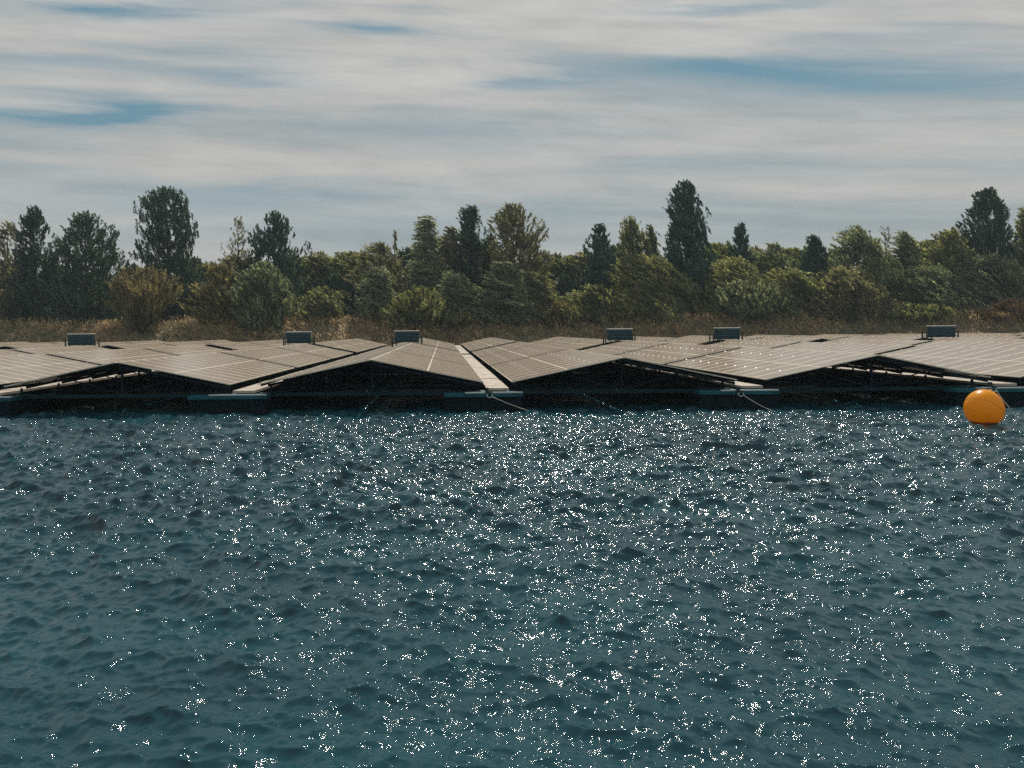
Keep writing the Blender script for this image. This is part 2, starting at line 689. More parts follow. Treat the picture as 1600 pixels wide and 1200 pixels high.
for k in range(-4, 7):
    near_gable(k)
for k in range(-6, 10):
    far_gable(k)


def walkway(k, y0, y1, block):
    """valley walkway right of gable k"""
    xc = X0 + (k + .5) * PERIOD
    if k == 0:
        lab = f'long pale plank walkway running away in the centre of the {block} block'
    else:
        n, sd_ = (NUM[-k - 1], 'left') if k < 0 else (NUM[k - 1], 'right')
        lab = f'pale valley walkway in the {block} block, {n} to the {sd_} of the centre one'
    t = thing('walkway', lab, 'walkway', (xc, y0, 0), f'walkways between the solar gables of the {block} block')
    d = MB()
    n = int((y1 - y0) / 1.36)
    p = (y1 - y0) / n
    for i in range(n):
        dz_ = random.uniform(-.012, .012)
        d.box((-.415, i * p + .02, .76 + dz_), (.415, (i + 1) * p - .02, .854 + dz_))
    d.build('deck', [M_DECK], t)
    i = .12
    while i < (y1 - y0) - 2.3:
        link('float', FLOATW, t, (0, i, 0))
        i += 2.72
    return t


for k in range(-4, 7):
    walkway(k, 27.95, 66.5, 'front')
for k in range(-6, 9):
    walkway(k, 69.6, ENDY, 'rear')

# ------------------------------------------------------------------ front pontoons, rings and ropes
pnames = ['front pontoon cut by the left edge of the photo', 'front pontoon under the valley between the first and second front gable ridges',
          'front pontoon at the end of the pale centre walkway, with a mooring ring and rope',
          'front pontoon whose mooring rope slants down to the water right of the middle', 'front pontoon just behind the orange buoy']
rnames = [None, None, 'pale mooring rope slanting from the centre walkway pontoon into the water',
          'pale mooring rope slanting from the pontoon right of the middle into the water',
          'short mooring rope showing just right of the orange buoy']
rope_end = [None, None, (858, 641), (1217, 640), (1578, 634)]
ring_at = [None, None, (765, 616), (1158, 614), (1553, 607)]
for i, xp in enumerate((-38, 358, 755, 1151, 1547)):
    c = at(xp, 614, 27.9)
    t = thing('pontoon', pnames[i], 'pontoon', (c.x, 27.6, 0), 'pontoons along the front edge of the array')
    b_ = MB()
    b_.box((-1.44, .06, -.35), (1.44, 1.5, .545))
    b_.build('float_body', [M_FLOAT], t, bevel=.03)
    b_ = MB()
    b_.box((-1.49, 0, .55), (1.49, 1.56, .685))
    b_.build('top_plate', [M_TEAL], t, bevel=.01)
    b_ = MB()
    b_.box((-.70, .02, .688), (1.47, .09, .735))
    b_.build('kerb_rail', [M_KERB], t)
    if ring_at[i]:
        r_ = MB()
        p = at(*ring_at[i], 27.52)
        lx, lz = p.x - c.x, p.z
        pts = [(lx + .10 * math.cos(a), -.07 + .02 * math.sin(a), lz - .05 + .075 * math.sin(a)) for a in np.linspace(0, 2 * math.pi, 17)]
        r_.tube(pts, .016, 6, cap=False)
        r_.build('mooring_ring', [M_KERB], t, smooth=True)
        r_ = MB()
        r_.box((lx - .16, -.06, lz + .05), (lx - .04, 0.02, lz + .24))
        r_.box((lx - .06, -.10, lz + .02), (lx + .10, -.03, lz + .09))
        r_.build('bollard', [M_RACK], t)
        e = at(*rope_end[i], 27.1)
        s0 = Vector((p.x + .10, 27.5, p.z - .10))
        e = Vector((e.x, 26.9, -.12))
        rp = MB()
        pts = []
        for q_ in np.linspace(0, 1, 13):
            v = s0.lerp(e, q_)
            v.z -= .06 * math.sin(math.pi * q_)
            pts.append(v)
        rp.tube(pts, .017, 6)
        o = rp.build('mooring_rope', [M_ROPE], smooth=True)
        tag(o, rnames[i], 'rope', 'mooring ropes at the front pontoons')

# ------------------------------------------------------------------ orange buoy
M_BUOY = bpy.data.materials.new('orange_buoy_vinyl')
M_BUOY.use_nodes = True
nt = M_BUOY.node_tree
q = G(nt)
b = nt.nodes['Principled BSDF']
co = q.n('ShaderNodeTexCoord').outputs['Object']
blot = q.mr(q.noise(co, 3.5, 6, .65, 1.0), .5, .72)
wz = q.xyz(co)[2]
col = q.mix(q.m('MULTIPLY', blot, .35), (.95, .45, .014), (.58, .25, .02))
scr = q.noise(q.scale(co, 2, 2, 14), 2.0, 5, .7, 2.0)
col = q.mix(q.mr(scr, .60, .70, 0, .35), col, (.30, .13, .03))
film = q.mr(q.m('ADD', wz, q.m('MULTIPLY', q.noise(co, 6, 3), .10)), -.36, -.28, .85, 0)
col = q.mix(film, col, (.05, .035, .02))
q.put(b.inputs['Base Color'], col)
b.inputs['Roughness'].default_value = .33
tr = q.n('ShaderNodeBsdfTranslucent')
q.put(tr.inputs['Color'], q.mix(film, (1.0, .52, .014), (.05, .03, .01)))
mx = q.n('ShaderNodeMixShader')
mx.inputs[0].default_value = .48
nt.links.new(b.outputs[0], mx.inputs[1])
nt.links.new(tr.outputs[0], mx.inputs[2])
nt.links.new(mx.outputs[0], nt.nodes['Material Output'].inputs['Surface'])


def buoy():
    Z = 22.6
    c = at(1537.5, 639, Z)
    R = .52
    t = thing('mooring_buoy', 'large round orange mooring buoy floating in front of the solar array', 'buoy', (c.x, Z, c.z))
    v, f = [], []
    n, m_ = 48, 32
    for i in range(m_ + 1):
        th = math.pi * i / m_
        for j in range(n):
            p = 2 * math.pi * j / n
            r = R * math.sin(th)
            z = 1.16 * R * math.cos(th)
            if z < 0:
                z *= .95
            v.append((r * math.cos(p), r * math.sin(p), z))
    for i in range(m_):
        for j in range(n):
            f.append((i * n + j, i * n + (j + 1) % n, (i + 1) * n + (j + 1) % n, (i + 1) * n + j))
    me = mesh_np('shell', v, f)
    me.flip_normals()
    me.polygons.foreach_set('use_smooth', np.ones(len(f), bool))
    me.materials.append(M_BUOY)
    o = link('shell', me, t)
    s_ = MB()           # moulded seam running diagonally round the ball
    ax = Vector((.55, .25, .80)).normalized()
    a1 = ax.orthogonal().normalized()
    b1 = ax.cross(a1)
    pts = [(a1 * math.cos(a) + b1 * math.sin(a)) * (R + .001) for a in np.linspace(0, 2 * math.pi, 65)]
    pts = [(p.x, p.y, p.z * (1.10 if p.z < 0 else 1.16)) for p in pts]
    s_.tube(pts, .006, 5, cap=False)
    s_.build('seam', [mat('buoy_seam', (.62, .26, .02), .5)], t, smooth=True)
    s_ = MB()
    s_.tube([(.25, .08, .50), (.28, .08, .56)], .06, 14)
    s_.build('end_boss', [mat('buoy_boss', (.70, .26, .03), .5)], t, smooth=True)
    r_ = MB()
    pts = [Vector((.30, .08, .57)), Vector((.42, .08, .42)), Vector((.50, .05, .22)), Vector((.53, .0, 0)), Vector((.52, -.02, -.45))]
    r_.tube(pts, .012, 5)
    o = r_.build('buoy_line', [M_ROPE], t, smooth=True)


buoy()

# ------------------------------------------------------------------ equipment cabinets on the ridges
clabels = ['blue-grey inverter cabinet nearest the left edge of the photo', 'blue-grey inverter cabinet just left of the one beside the centre ridge',
           'blue-grey inverter cabinet on the centre ridge, with a small white can on its right leg',
           'blue-grey inverter cabinet standing left of the sparkling panels', 'blue-grey inverter cabinet standing right of the sparkling panels',
           'blue-grey inverter cabinet nearest the orange buoy, at the right of the photo']
for i, (xp, yb) in enumerate(((128.5, 541), (467.5, 538.5), (636, 537.5), (967.5, 535.5), (1134.5, 533), (1469, 528.5))):
    Z = 68.0
    p = at(xp, yb, Z)
    t = thing('inverter_cabinet', clabels[i], 'cabinet', (p.x, Z, 1.80), 'inverter cabinets along the cross aisle')
    rz = [0, .02, -.03, .03, .05, -.08][i]
    t.rotation_euler = (0, 0, rz)
    bd = MB()
    bd.box((-1.10, -.45, .20), (1.10, .10, 1.20))
    bd.build('cabinet_body', [M_CAB], t, bevel=.03)
    ld = MB()
    ld.box((-1.14, -.50, 1.203), (1.14, .15, 1.28))
    ld.build('lid', [M_LID], t, bevel=.015)
    dr = MB()
    for zz in (.50, .76, 1.02):
        dr.box((-1.0, -.475, zz), (1.0, -.452, zz + .05))
    for xx in (-.55, 0, .55):
        dr.box((xx - .015, -.47, .36), (xx + .015, -.453, .49))
    for xx in np.arange(-.95, .96, .19):
        dr.box((xx, -.468, 1.08), (xx + .10, -.453, 1.17))
    dr.build('ribbed_front', [mat('cabinet_rib', (.024, .07, .09), .5) if i == 0 else bpy.data.materials['cabinet_rib']], t)
    fr = MB()
    fr.box((-1.36, -.40, .30), (-1.12, .40, .36))
    fr.box((1.12, -.40, .30), (1.36, .40, .36))
    fr.box((-1.36, -.40, .62), (-1.12, -.34, .66))
    fr.box((1.12, -.40, .62), (1.36, -.34, .66))
    fr.build('side_bracket', [M_RACK], t)
    for sx in (-1, 1):
        for yy in (-.42, .36):
            lg = MB()
            lg.box((sx * 1.36 - .05, yy, -.55 if True else 0), (sx * 1.36 + .05, yy + .08, .78))
            lg.build('leg', [M_RACK], t)
        lg = MB()
        lg.box((sx * .95 - .04, -.40, -.5), (sx * .95 + .04, -.32, .30))
        lg.build('foot_stub', [M_RACK], t)
    if i == 2:
        o = MB()
        o.tube([(1.22, -.44, .20), (1.22, -.44, .47)], .10, 12)
        o.build('white_junction_can', [mat('white_plastic', (.75, .75, .72), .4)], t, smooth=True)
    pf = MB()
    pf.box((-1.5, -.55, -.62), (1.5, .55, -.56))
    pf.build('base_grating', [M_STEEL], t)

# ------------------------------------------------------------------ far bank and ground
def sine_noise(x, y, seed=0):
    r = np.random.default_rng(seed)
    s_ = 0
    for i in range(6):
        a, kk, p = r.uniform(0, 6.28), .05 * 1.9 ** i, r.uniform(0, 6.28)
        s_ = s_ + np.sin((x * math.cos(a) + y * math.sin(a)) * kk * 6.28 + p) / 1.5 ** i
    return s_ / 2.4


def ground_z(x, y):
    x = np.asarray(x, float)
    y = np.asarray(y, float)
    y = y - .8 * np.sin(x * .07) - .4 * np.sin(x * .19 + 1)
    top = 4.3 + .006 * x + .12 * sine_noise(x, y, 3)
    t = np.clip((y - 111.5) / 7.5, -.4, 1)
    tt = np.where(t > 0, t * t * (3 - 2 * t), t * .6)
    return -.15 + (top + .15) * tt + .05 * sine_noise(x * 4, y * 4, 5)


def build_ground():
    xs = np.concatenate([[-3000, -1200, -500, -260], np.arange(-170, 171, 1.0), [260, 500, 1200, 3000]])
    ys = np.concatenate([np.arange(108, 130, .5), np.arange(130, 180, 5), [200, 300, 600, 1200, 3000, 5000]])
    X, Y = np.meshgrid(xs, ys)
    Zz = ground_z(X, Y)
    R, C_ = X.shape
    idx = np.arange(R * C_).reshape(R, C_)
    F = np.stack([idx[:-1, :-1], idx[:-1, 1:], idx[1:, 1:], idx[1:, :-1]], -1).reshape(-1, 4)
    me = mesh_np('bank_ground', np.stack([X, Y, Zz], -1).reshape(-1, 3), F)
    m_ = mat('bank_soil', (.14, .105, .070), .95, noise=(.6, (.08, .085, .045), .9), bump=(2, .6, .2))
    me.materials.append(m_)
    me.polygons.foreach_set('use_smooth', np.ones(len(F), bool))
    tag(link('bank_ground', me), kind='structure')
    # lake bed, so that the lake is not bottomless seen from elsewhere
    b_ = MB()
    b_.box((-1500, -700, -4.2), (1500, 107.5, -4))
    tag(b_.build('lake_bed', [mat('lake_mud', (.03, .035, .03), .9)]), kind='structure')


build_ground()


# ------------------------------------------------------------------ foliage
def leaf_mat(name, c1, c2, c3, trans=.35, k=.55):
    m_ = bpy.data.materials.new(name)
    m_.use_nodes = True
    nt = m_.node_tree
    q = G(nt)
    b = nt.nodes['Principled BSDF']
    ge = q.n('ShaderNodeNewGeometry')
    co = q.n('ShaderNodeTexCoord').outputs['Object']
    cl_ = q.mr(q.noise(co, .45, 4, .6), .36, .64)
    c = q.mix(cl_, c1, c2)
    isl = ge.outputs['Random Per Island']
    c = q.mix(q.mr(isl, .55, 1, 0, .8, False), c, c3)
    hs = q.n('ShaderNodeHueSaturation')
    q.put(hs.inputs['Color'], c)
    at_ = q.n('ShaderNodeAttribute', attribute_name='tone').outputs['Fac']
    q.put(hs.inputs['Value'], q.m('MULTIPLY', q.mr(isl, 0, 1, .85, 1.15, False), at_))
    c = hs.outputs[0]
    q.put(b.inputs['Base Color'], c)
    b.inputs['Roughness'].default_value = k
    b.inputs['Specular IOR Level'].default_value = .4
    tr = q.n('ShaderNodeBsdfTranslucent')
    q.put(tr.inputs['Color'], q.mix(1.0, c, (1.5, 1.45, .8), 'MULTIPLY'))
    mx = q.n('ShaderNodeMixShader')
    mx.inputs[0].default_value = trans
    nt.links.new(b.outputs[0], mx.inputs[1])
    nt.links.new(tr.outputs[0], mx.inputs[2])
    nt.links.new(mx.outputs[0], nt.nodes['Material Output'].inputs['Surface'])
    return m_


LM = {
    'dark': leaf_mat('dark_green_leaves', (0.025, 0.062, 0.053), (0.045, 0.088, 0.062), (0.100, 0.131, 0.077), .25),
    'blue': leaf_mat('blue_green_leaves', (0.022, 0.065, 0.065), (0.041, 0.091, 0.079), (0.084, 0.132, 0.102), .25),
    'olive': leaf_mat('olive_leaves', (0.101, 0.132, 0.070), (0.176, 0.195, 0.098), (0.337, 0.304, 0.165), .46),
    'willow': leaf_mat('grey_green_willow_leaves', (0.086, 0.130, 0.094), (0.158, 0.196, 0.133), (0.359, 0.339, 0.235), .46),
    'gold': leaf_mat('golden_autumn_leaves', (.135, .118, .062), (.185, .160, .088), (.280, .240, .145), .35),
    'brown': leaf_mat('brown_tinged_leaves', (0.109, 0.123, 0.084), (0.168, 0.166, 0.109), (0.292, 0.244, 0.164), .46),
    'yellow': leaf_mat('yellowish_shrub_leaves', (0.144, 0.140, 0.072), (0.200, 0.185, 0.089), (0.319, 0.266, 0.134), .46),
    'rust': leaf_mat('rusty_dry_leaves', (0.221, 0.136, 0.076), (0.276, 0.179, 0.100), (0.372, 0.262, 0.166), .35),
}
M_BARK = mat('dark_bark', (.045, .036, .028), .9, noise=(2.5, (.09, .075, .06), .7))


def leaves_mesh(name, P, D, length, width, rng, material, tone=None):
    """P leaf centres, D long axes; diamond leaves with random roll"""
    n = len(P)
    D = D / np.linalg.norm(D, axis=1, keepdims=True)
    r = rng.normal(size=(n, 3))
    S_ = np.cross(D, r)
    S_ /= np.linalg.norm(S_, axis=1, keepdims=True) + 1e-9
    ln = (length * rng.uniform(.7, 1.35, n))[:, None]
    wd = (width * rng.uniform(.7, 1.3, n))[:, None]
    bend = rng.normal(size=(n, 3)) * ln * .08
    V = np.stack([P - D * ln / 2, P + S_ * wd / 2 + bend, P + D * ln / 2, P - S_ * wd / 2 + bend], 1).reshape(-1, 3)
    F = np.arange(4 * n).reshape(n, 4)
    me = mesh_np(name, V, F)
    me.materials.append(material)
    if tone is not None:
        a = me.attributes.new('tone', 'FLOAT', 'POINT')
        a.data.foreach_set('value', np.repeat(tone, 4).astype(np.float32))
    return me


PROFILES = {
    'column': lambda t: np.clip(np.minimum(1.0, (t + .04) / .22) ** .6 * (1 - .38 * t) * np.clip((1.03 - t) / .10, 0, 1) ** .5, 0, 1),
    'spire': lambda t: np.clip(np.minimum(1, (t + .05) / .2) ** .6 * (1.04 - t) ** .62, 0, 1),
    'cone': lambda t: np.clip(np.minimum(1, (t + .03) / .15) * (1.02 - t) ** .95 * 1.05, 0, 1),
    'round': lambda t: np.sqrt(np.clip(1 - (2 * t - 1) ** 2, 0, 1)) ** .8,
    'flame': lambda t: np.clip(np.minimum(1, (t + .06) / .22) ** .6 * (1.02 - t) ** .42 * 1.02, 0, 1),
    'dome': lambda t: np.clip(1.02 - t ** 2.6, 0, 1) ** .6 * (.75 + .25 * np.minimum(1, t / .3)),
    'fan': lambda t: np.clip((.28 + .9 * t) * np.clip((1.02 - t) / .35, 0, 1) ** .55, 0, 1),
}


def make_tree(H, W, prof, leafm, seed, cb=.12, sprays=420, per=24, slen=1.5, out_=.5, up=.9, wind=.45, gap=.0,
              leaf=(.50, .17), lean=0., stems=1, limbs=22, depth=.8, tips=0, name='tree'):
    """returns trunk mesh, crown mesh. local origin at the foot"""
    rng = np.random.default_rng(seed)
    pf = PROFILES[prof]
    sprays = int(sprays * 1.35)
    R = W / 2 * 1.08
    T, PP = [], []
    off = rng.uniform(0, 10, 3)
    ph = rng.uniform(0, 6.28, 8)
    while len(T) < sprays:
        t = rng.uniform(0, 1)
        rr = float(pf(np.array(t)))
        if rng.uniform() > rr + .12:
            continue
        th = rng.uniform(0, 6.28)
        lob = 1 + .24 * math.sin(3 * th + ph[0] + 6 * t) + .16 * math.sin(5 * th + ph[1] - 11 * t) + .14 * math.sin(19 * t + ph[2] + th)
        ro = R * rr * lob * rng.uniform(.12, 1) ** .5
        z = H * (cb + (1 - cb) * t)
        p = np.array([ro * math.cos(th), ro * math.sin(th) * depth, z])
        nv = (math.sin(p[0] * 1.15 + off[0]) + math.sin(p[1] * 1.2 + off[1] + p[0] * .3) + math.sin(p[2] * .95 + off[2] + p[0] * .5)) / 3
        if nv < -.72 + gap * 1.6 and rng.uniform() < .93:
            continue
        T.append(t)
        PP.append(p)
    PP = np.array(PP)
    T = np.array(T)
    # spray direction
    o = PP.copy()
    o[:, 2] = 0
    o /= np.linalg.norm(o, axis=1, keepdims=True) + 1e-6
    D = o * out_ + np.array([0, 0, up]) + np.array([-wind, 0, 0]) + rng.normal(size=PP.shape) * .28
    if prof == 'fan':
        D = PP - np.array([0, 0, -.05 * H])
        D /= np.linalg.norm(D, axis=1, keepdims=True)
        D = D * 1.3 + np.array([-wind, 0, .2]) + rng.normal(size=PP.shape) * .22
    D /= np.linalg.norm(D, axis=1, keepdims=True)
    ls = slen * rng.uniform(.55, 1.25, len(PP))
    if tips:
        top = T > .82
        ls[top] *= tips
    PP[:, 0] += lean * PP[:, 2]
    # keep tips inside the height
    start = PP - D * ls[:, None] * .75
    s_ = rng.uniform(0, 1, (len(PP), per))
    s_.sort(axis=1)
    bendv = np.array([-wind * .35, 0, -.06])[None, None, :] * (s_ ** 2)[:, :, None] * ls[:, None, None]
    spread = (.07 + .08 * (1 - s_))[:, :, None] * rng.normal(size=(len(PP), per, 3)) * np.minimum(1.0, ls[:, None, None] / 1.4)
    LP = start[:, None, :] + D[:, None, :] * (s_ * ls[:, None])[:, :, None] + bendv + spread
    LD = D[:, None, :] + rng.normal(size=LP.shape) * .30 + np.array([-wind * .5, 0, 0])
    crown = leaves_mesh('crown', LP.reshape(-1, 3), LD.reshape(-1, 3), leaf[0], leaf[1], rng, leafm,
                         np.repeat(rng.uniform(.45, 1.75, len(PP)), per))
    # wood: limbs
    m_ = MB()
    r0 = .016 * H + .05
    axes = []
    for s2 in range(stems):
        a = rng.uniform(0, 6.28)
        sp = 0 if stems == 1 else min(W * .28, 3.0)
        pts = []
        for i in range(7):
            f = i / 6
            zz = H * (.93 if stems == 1 else .8) * f
            pts.append((sp * math.cos(a) * f + .10 * math.sin(f * 6 + s2) * f + lean * zz, sp * math.sin(a) * f * depth, zz - .4 * (1 - f)))
        rs = [r0 * (1 - .93 * i / 6) / (1 if stems == 1 else 1.7) for i in range(7)]
        m_.tube(pts, rs, 6)
        axes.append(pts)
    pick = rng.choice(len(PP), min(limbs, len(PP)), replace=False)
    for i in pick:
        e = PP[i]
        ax_ = axes[rng.integers(len(axes))]
        f = max(.05, (e[2] - (.55 * math.hypot(e[0] - lean * e[2], e[1]) + .4)) / H)
        j = min(5, int(f / .93 * 6))
        fr = min(1.0, f / .93 * 6 - j)
        s0 = Vector(ax_[j]).lerp(Vector(ax_[j + 1]), fr)
        e = Vector(e)
        mid = s0.lerp(e, .55) + Vector((0, 0, -.06 * (e - s0).length))
        m_.tube([s0, mid, e], [r0 * .34 * (1 - .6 * f), r0 * .2, .015], 4)
    # twigs along sprays
    for i in rng.choice(len(PP), min(len(PP), 90), replace=False):
        m_.tube([Vector(start[i]), Vector(start[i] + D[i] * ls[i])], [.03, .008], 3, cap=False)
    trunk = m_.mesh('trunk', [M_BARK], smooth=True)
    return trunk, crown


# x centre, y top, width, metres ahead, profile, leaves, label, extra
TREES = [
    (12, 345, 76, 128, 'dome', 'brown', 'airy brownish tree cut by the left edge of the photo', dict(gap=.35, sprays=300, wind=.3)),
    (53, 320, 72, 127, 'flame', 'dark', 'slim dark airy tree second from the left edge', dict(gap=.2, sprays=620, cb=.12, wind=.15)),
    (134, 330, 122, 126, 'dome', 'dark', 'broad dark tree with upright tips left of the tall flat-topped poplar', dict(sprays=900, gap=.12, slen=1.9, wind=.1, tips=1.3, out_=.35, cb=.05)),
    (261, 291, 102, 128, 'column', 'dark', 'tall flat-topped dark poplar behind the golden shrub', dict(sprays=1150, gap=.12, up=1.3, out_=.25, wind=.1, cb=.0, tips=1.2, limbs=40)),
    (372, 334, 62, 127, 'spire', 'brown', 'nearly bare thin-twigged tree touching the left side of a dark poplar', dict(sprays=110, per=9, gap=.0, limbs=60, up=1.2, cb=.3, wind=.0)),
    (428, 328, 98, 128.5, 'dome', 'dark', 'dark rounded poplar rising behind the grey-green willow', dict(sprays=800, gap=.25, up=1.3, out_=.25, wind=.05, cb=.08, limbs=36)),
    (593, 378, 104, 129, 'dome', 'brown', 'brownish olive tree with a ragged top left of the wind-swept conical tree', dict(sprays=520, wind=.4, tips=1.4)),
    (617, 357, 12, 130, 'spire', 'brown', 'very thin leafy sapling top poking above the treeline', dict(sprays=46, per=12, slen=.9, cb=.5, limbs=4)),
    (664, 335, 78, 128, 'cone', 'willow', 'conical tree whose branches all sweep left in flat layers', dict(sprays=420, gap=.25, up=.1, out_=.3, wind=1.2, slen=2.3, cb=.15)),
    (703, 352, 60, 130, 'dome', 'brown', 'brownish tree between the left-swept cone and the pointed dark tree', dict(sprays=420, gap=.2, wind=.6)),
    (738, 320, 84, 128, 'flame', 'dark', 'pointed dark tree left of the big rounded brown-tinged tree', dict(sprays=820, gap=.22, wind=.3, cb=.05, tips=1.3)),
    (802, 315, 104, 128, 'dome', 'brown', 'big rounded tree with curved brown-tinged branches in the middle of the treeline', dict(sprays=760, gap=.22, out_=.7, up=.9, wind=.2, cb=.22, slen=1.8, limbs=60)),
    (937, 348, 54, 127, 'flame', 'blue', 'small dark blue-green cone left of the olive trees', dict(sprays=420, gap=.05, wind=.1)),
    (985, 338, 82, 126.5, 'spire', 'olive', 'olive tree with upright finger-like tips', dict(sprays=620, up=1.4, wind=.15, tips=1.8, gap=.05)),
    (1020, 349, 46, 128, 'spire', 'willow', 'narrow leaning tree between the upright olive tree and the tallest poplar', dict(sprays=300, lean=-.03)),
    (1071, 280, 82, 128, 'flame', 'blue', 'tallest poplar, dense dark spire right of the middle', dict(sprays=1150, gap=-.05, up=1.2, out_=.25, wind=.4, cb=.05, limbs=30)),
    (1157, 349, 44, 129, 'flame', 'blue', 'little dark cone-shaped tree right of the tallest poplar', dict(sprays=330, wind=.05)),
    (1205, 378, 80, 128, 'dome', 'willow', 'low grey-green tree right of the little dark cone', dict(sprays=420)),
    (1273, 366, 54, 127, 'flame', 'blue', 'blue-green conical tree left of the bushy upswept willow', dict(sprays=400, gap=.1)),
    (1340, 354, 100, 126, 'dome', 'willow', 'wide upswept willow with long wisps rising left', dict(sprays=720, up=1.3, wind=.55, tips=1.9, slen=1.7)),
    (1384, 350, 34, 127, 'spire', 'brown', 'thin wispy sapling group leaning left beside the wide upswept willow', dict(sprays=60, per=11, slen=2.2, up=1.4, wind=.5, limbs=20)),
    (1414, 360, 66, 127, 'spire', 'willow', 'grey-green tree with one long curved wisp on top', dict(sprays=480, wind=.7, tips=1.9)),
    (1484, 354, 84, 127, 'dome', 'olive', 'olive round-topped tree left of the big right-hand poplar', dict(sprays=620, wind=.45)),
    (1543, 291, 92, 128, 'flame', 'dark', 'big dark pyramid-shaped poplar near the right edge', dict(sprays=980, gap=.2, wind=.2, up=1.1, out_=.4, cb=.1, limbs=40, tips=.7)),
    (1602, 322, 60, 128, 'spire', 'olive', 'tree cut by the right edge of the photo', dict(sprays=520, gap=.12)),
    # lower trees in front
    (343, 412, 84, 121, 'dome', 'yellow', 'yellowish airy shrub left of the grey-green willow', dict(sprays=420, stems=5, cb=.05, wind=.3, gap=.1)),
    (411, 408, 100, 117.5, 'dome', 'willow', 'dense grey-green willow standing on the bank left of a cabinet', dict(sprays=800, stems=4, cb=.0, wind=.15)),
    (588, 416, 62, 121, 'spire', 'willow', 'wind-swept pale willow bush under the brownish olive tree', dict(sprays=380, wind=1.0, up=.7, out_=.1, slen=2.4, cb=.03, stems=3)),
    (656, 448, 124, 118.5, 'dome', 'olive', 'low bright green bush behind the cabinet on the centre ridge', dict(sprays=640, stems=6, cb=.0, wind=.1)),
    (712, 424, 74, 120, 'spire', 'willow', 'wind-swept willow bush right of the low bright green bush', dict(sprays=420, wind=1.0, up=.7, out_=.1, slen=2.4, cb=.03, stems=3)),
    (788, 408, 88, 119, 'spire', 'willow', 'larger wind-swept willow bush below the big rounded tree', dict(sprays=520, wind=1.1, up=.6, out_=.1, slen=2.0, cb=.03, stems=3)),
    (838, 424, 76, 121, 'spire', 'olive', 'olive wind-swept willow bush right of the larger one', dict(sprays=420, wind=1.0, up=.7, out_=.1, slen=2.4, cb=.03, stems=3)),
    (1012, 398, 150, 123, 'flame', 'olive', 'broad olive willow in front of the tallest poplar', dict(sprays=1000, wind=.9, up=1.0, slen=2.4, tips=1.5, gap=.12, cb=.0, stems=4)),
    (1150, 404, 110, 122.5, 'flame', 'olive', 'broad olive willow right of the tallest poplar', dict(sprays=760, wind=.9, up=.9, slen=2.4, tips=1.6, gap=.12, cb=.0, stems=4)),
    (1166, 438, 100, 118, 'round', 'willow', 'rounded grey-green bush at the bank behind a right-hand cabinet', dict(sprays=560, stems=5, cb=.0, wind=.2)),
    (1238, 420, 104, 120.5, 'flame', 'olive', 'olive willow bush under the blue-green conical tree', dict(sprays=640, wind=.8, slen=2.2, tips=1.6, gap=.12, cb=.0, stems=4)),
    (1322, 418, 130, 119.5, 'flame', 'brown', 'wide dull green bush mass below the upswept willow', dict(sprays=900, wind=.5, up=1.1, slen=2.2, tips=1.4, gap=.14, cb=.0, stems=5)),
    (1452, 416, 130, 123, 'flame', 'willow', 'wide wind-swept willow left of the right-hand poplar foot', dict(sprays=780, wind=.9, up=.9, slen=2.4, tips=1.6, gap=.14, cb=.0, stems=4)),
    (1548, 398, 100, 123.5, 'round', 'willow', 'rounded wind-swept willow below the right-hand poplar', dict(sprays=640, wind=.9, up=.9, slen=2.4, tips=1.6, gap=.14, cb=.0, stems=4)),
    (1420, 474, 130, 118.5, 'flame', 'olive', 'low green bush on the bank behind the right-hand cabinet', dict(sprays=520, stems=6, cb=.0, slen=1.1)),
    (506, 448, 90, 121, 'flame', 'olive', 'low olive bush between the grey-green willow and the wind-swept bush', dict(sprays=440, stems=5, cb=.0)),
    (930, 444, 120, 120.5, 'flame', 'olive', 'low bush left of the broad olive willow', dict(sprays=560, stems=6, cb=.0, wind=.5)),
]
GOLD = dict(sprays=760, stems=9, cb=.10, wind=.12, slen=1.6, limbs=50, leaf=(.36, .12), gap=-.05, depth=.9)


def place_tree(x, ytop, wpx, Z, prof, leafk, label, kw, seed, cat='tree', name=None, base_in=.25, group=None):
    top = at(x, ytop, Z)
    gz = float(ground_z(top.x, Z)) - base_in
    H = top.z - gz
    W = wpx / FPX * Z
    kw = dict(kw)
    sl = kw.get('slen', 1.5)
    tr, cr = make_tree(H * .985, W, prof, LM[leafk], seed, **kw)
    bush = kw.get('stems', 1) > 1
    nm = name or ('willow_bush' if bush else 'tree')
    t = thing(nm, label, 'bush' if bush else cat, (top.x, Z, gz), group)
    link('stem' if bush else 'trunk', tr, t)
    link('foliage' if bush else 'crown', cr, t)
    return t


for i, row in enumerate(TREES):
    place_tree(*row, seed=100 + i, group='trees and bushes along the far bank')
place_tree(222, 417, 112, 116.5, 'fan', 'gold', 'golden-brown rounded shrub on the bank below the tall flat-topped poplar', GOLD, 77, name='shrub')
for x, yt, wp, Z, lk, lab, sd_ in ((1585, 466, 84, 117.5, 'rust', 'rusty orange dry shrub at the right edge of the bank', 5),
                                   (1540, 486, 60, 117, 'rust', 'small rusty shrub on the bank right of the right-hand cabinet', 6),
                                   (875, 470, 52, 118, 'gold', 'small golden-brown shrub on the bank right of the wind-swept bushes', 7)):
    place_tree(x, yt, wp, Z, 'dome', lk, lab, dict(sprays=300, per=16, slen=.9, cb=.0, stems=6, wind=.3, limbs=12), sd_, name='shrub')

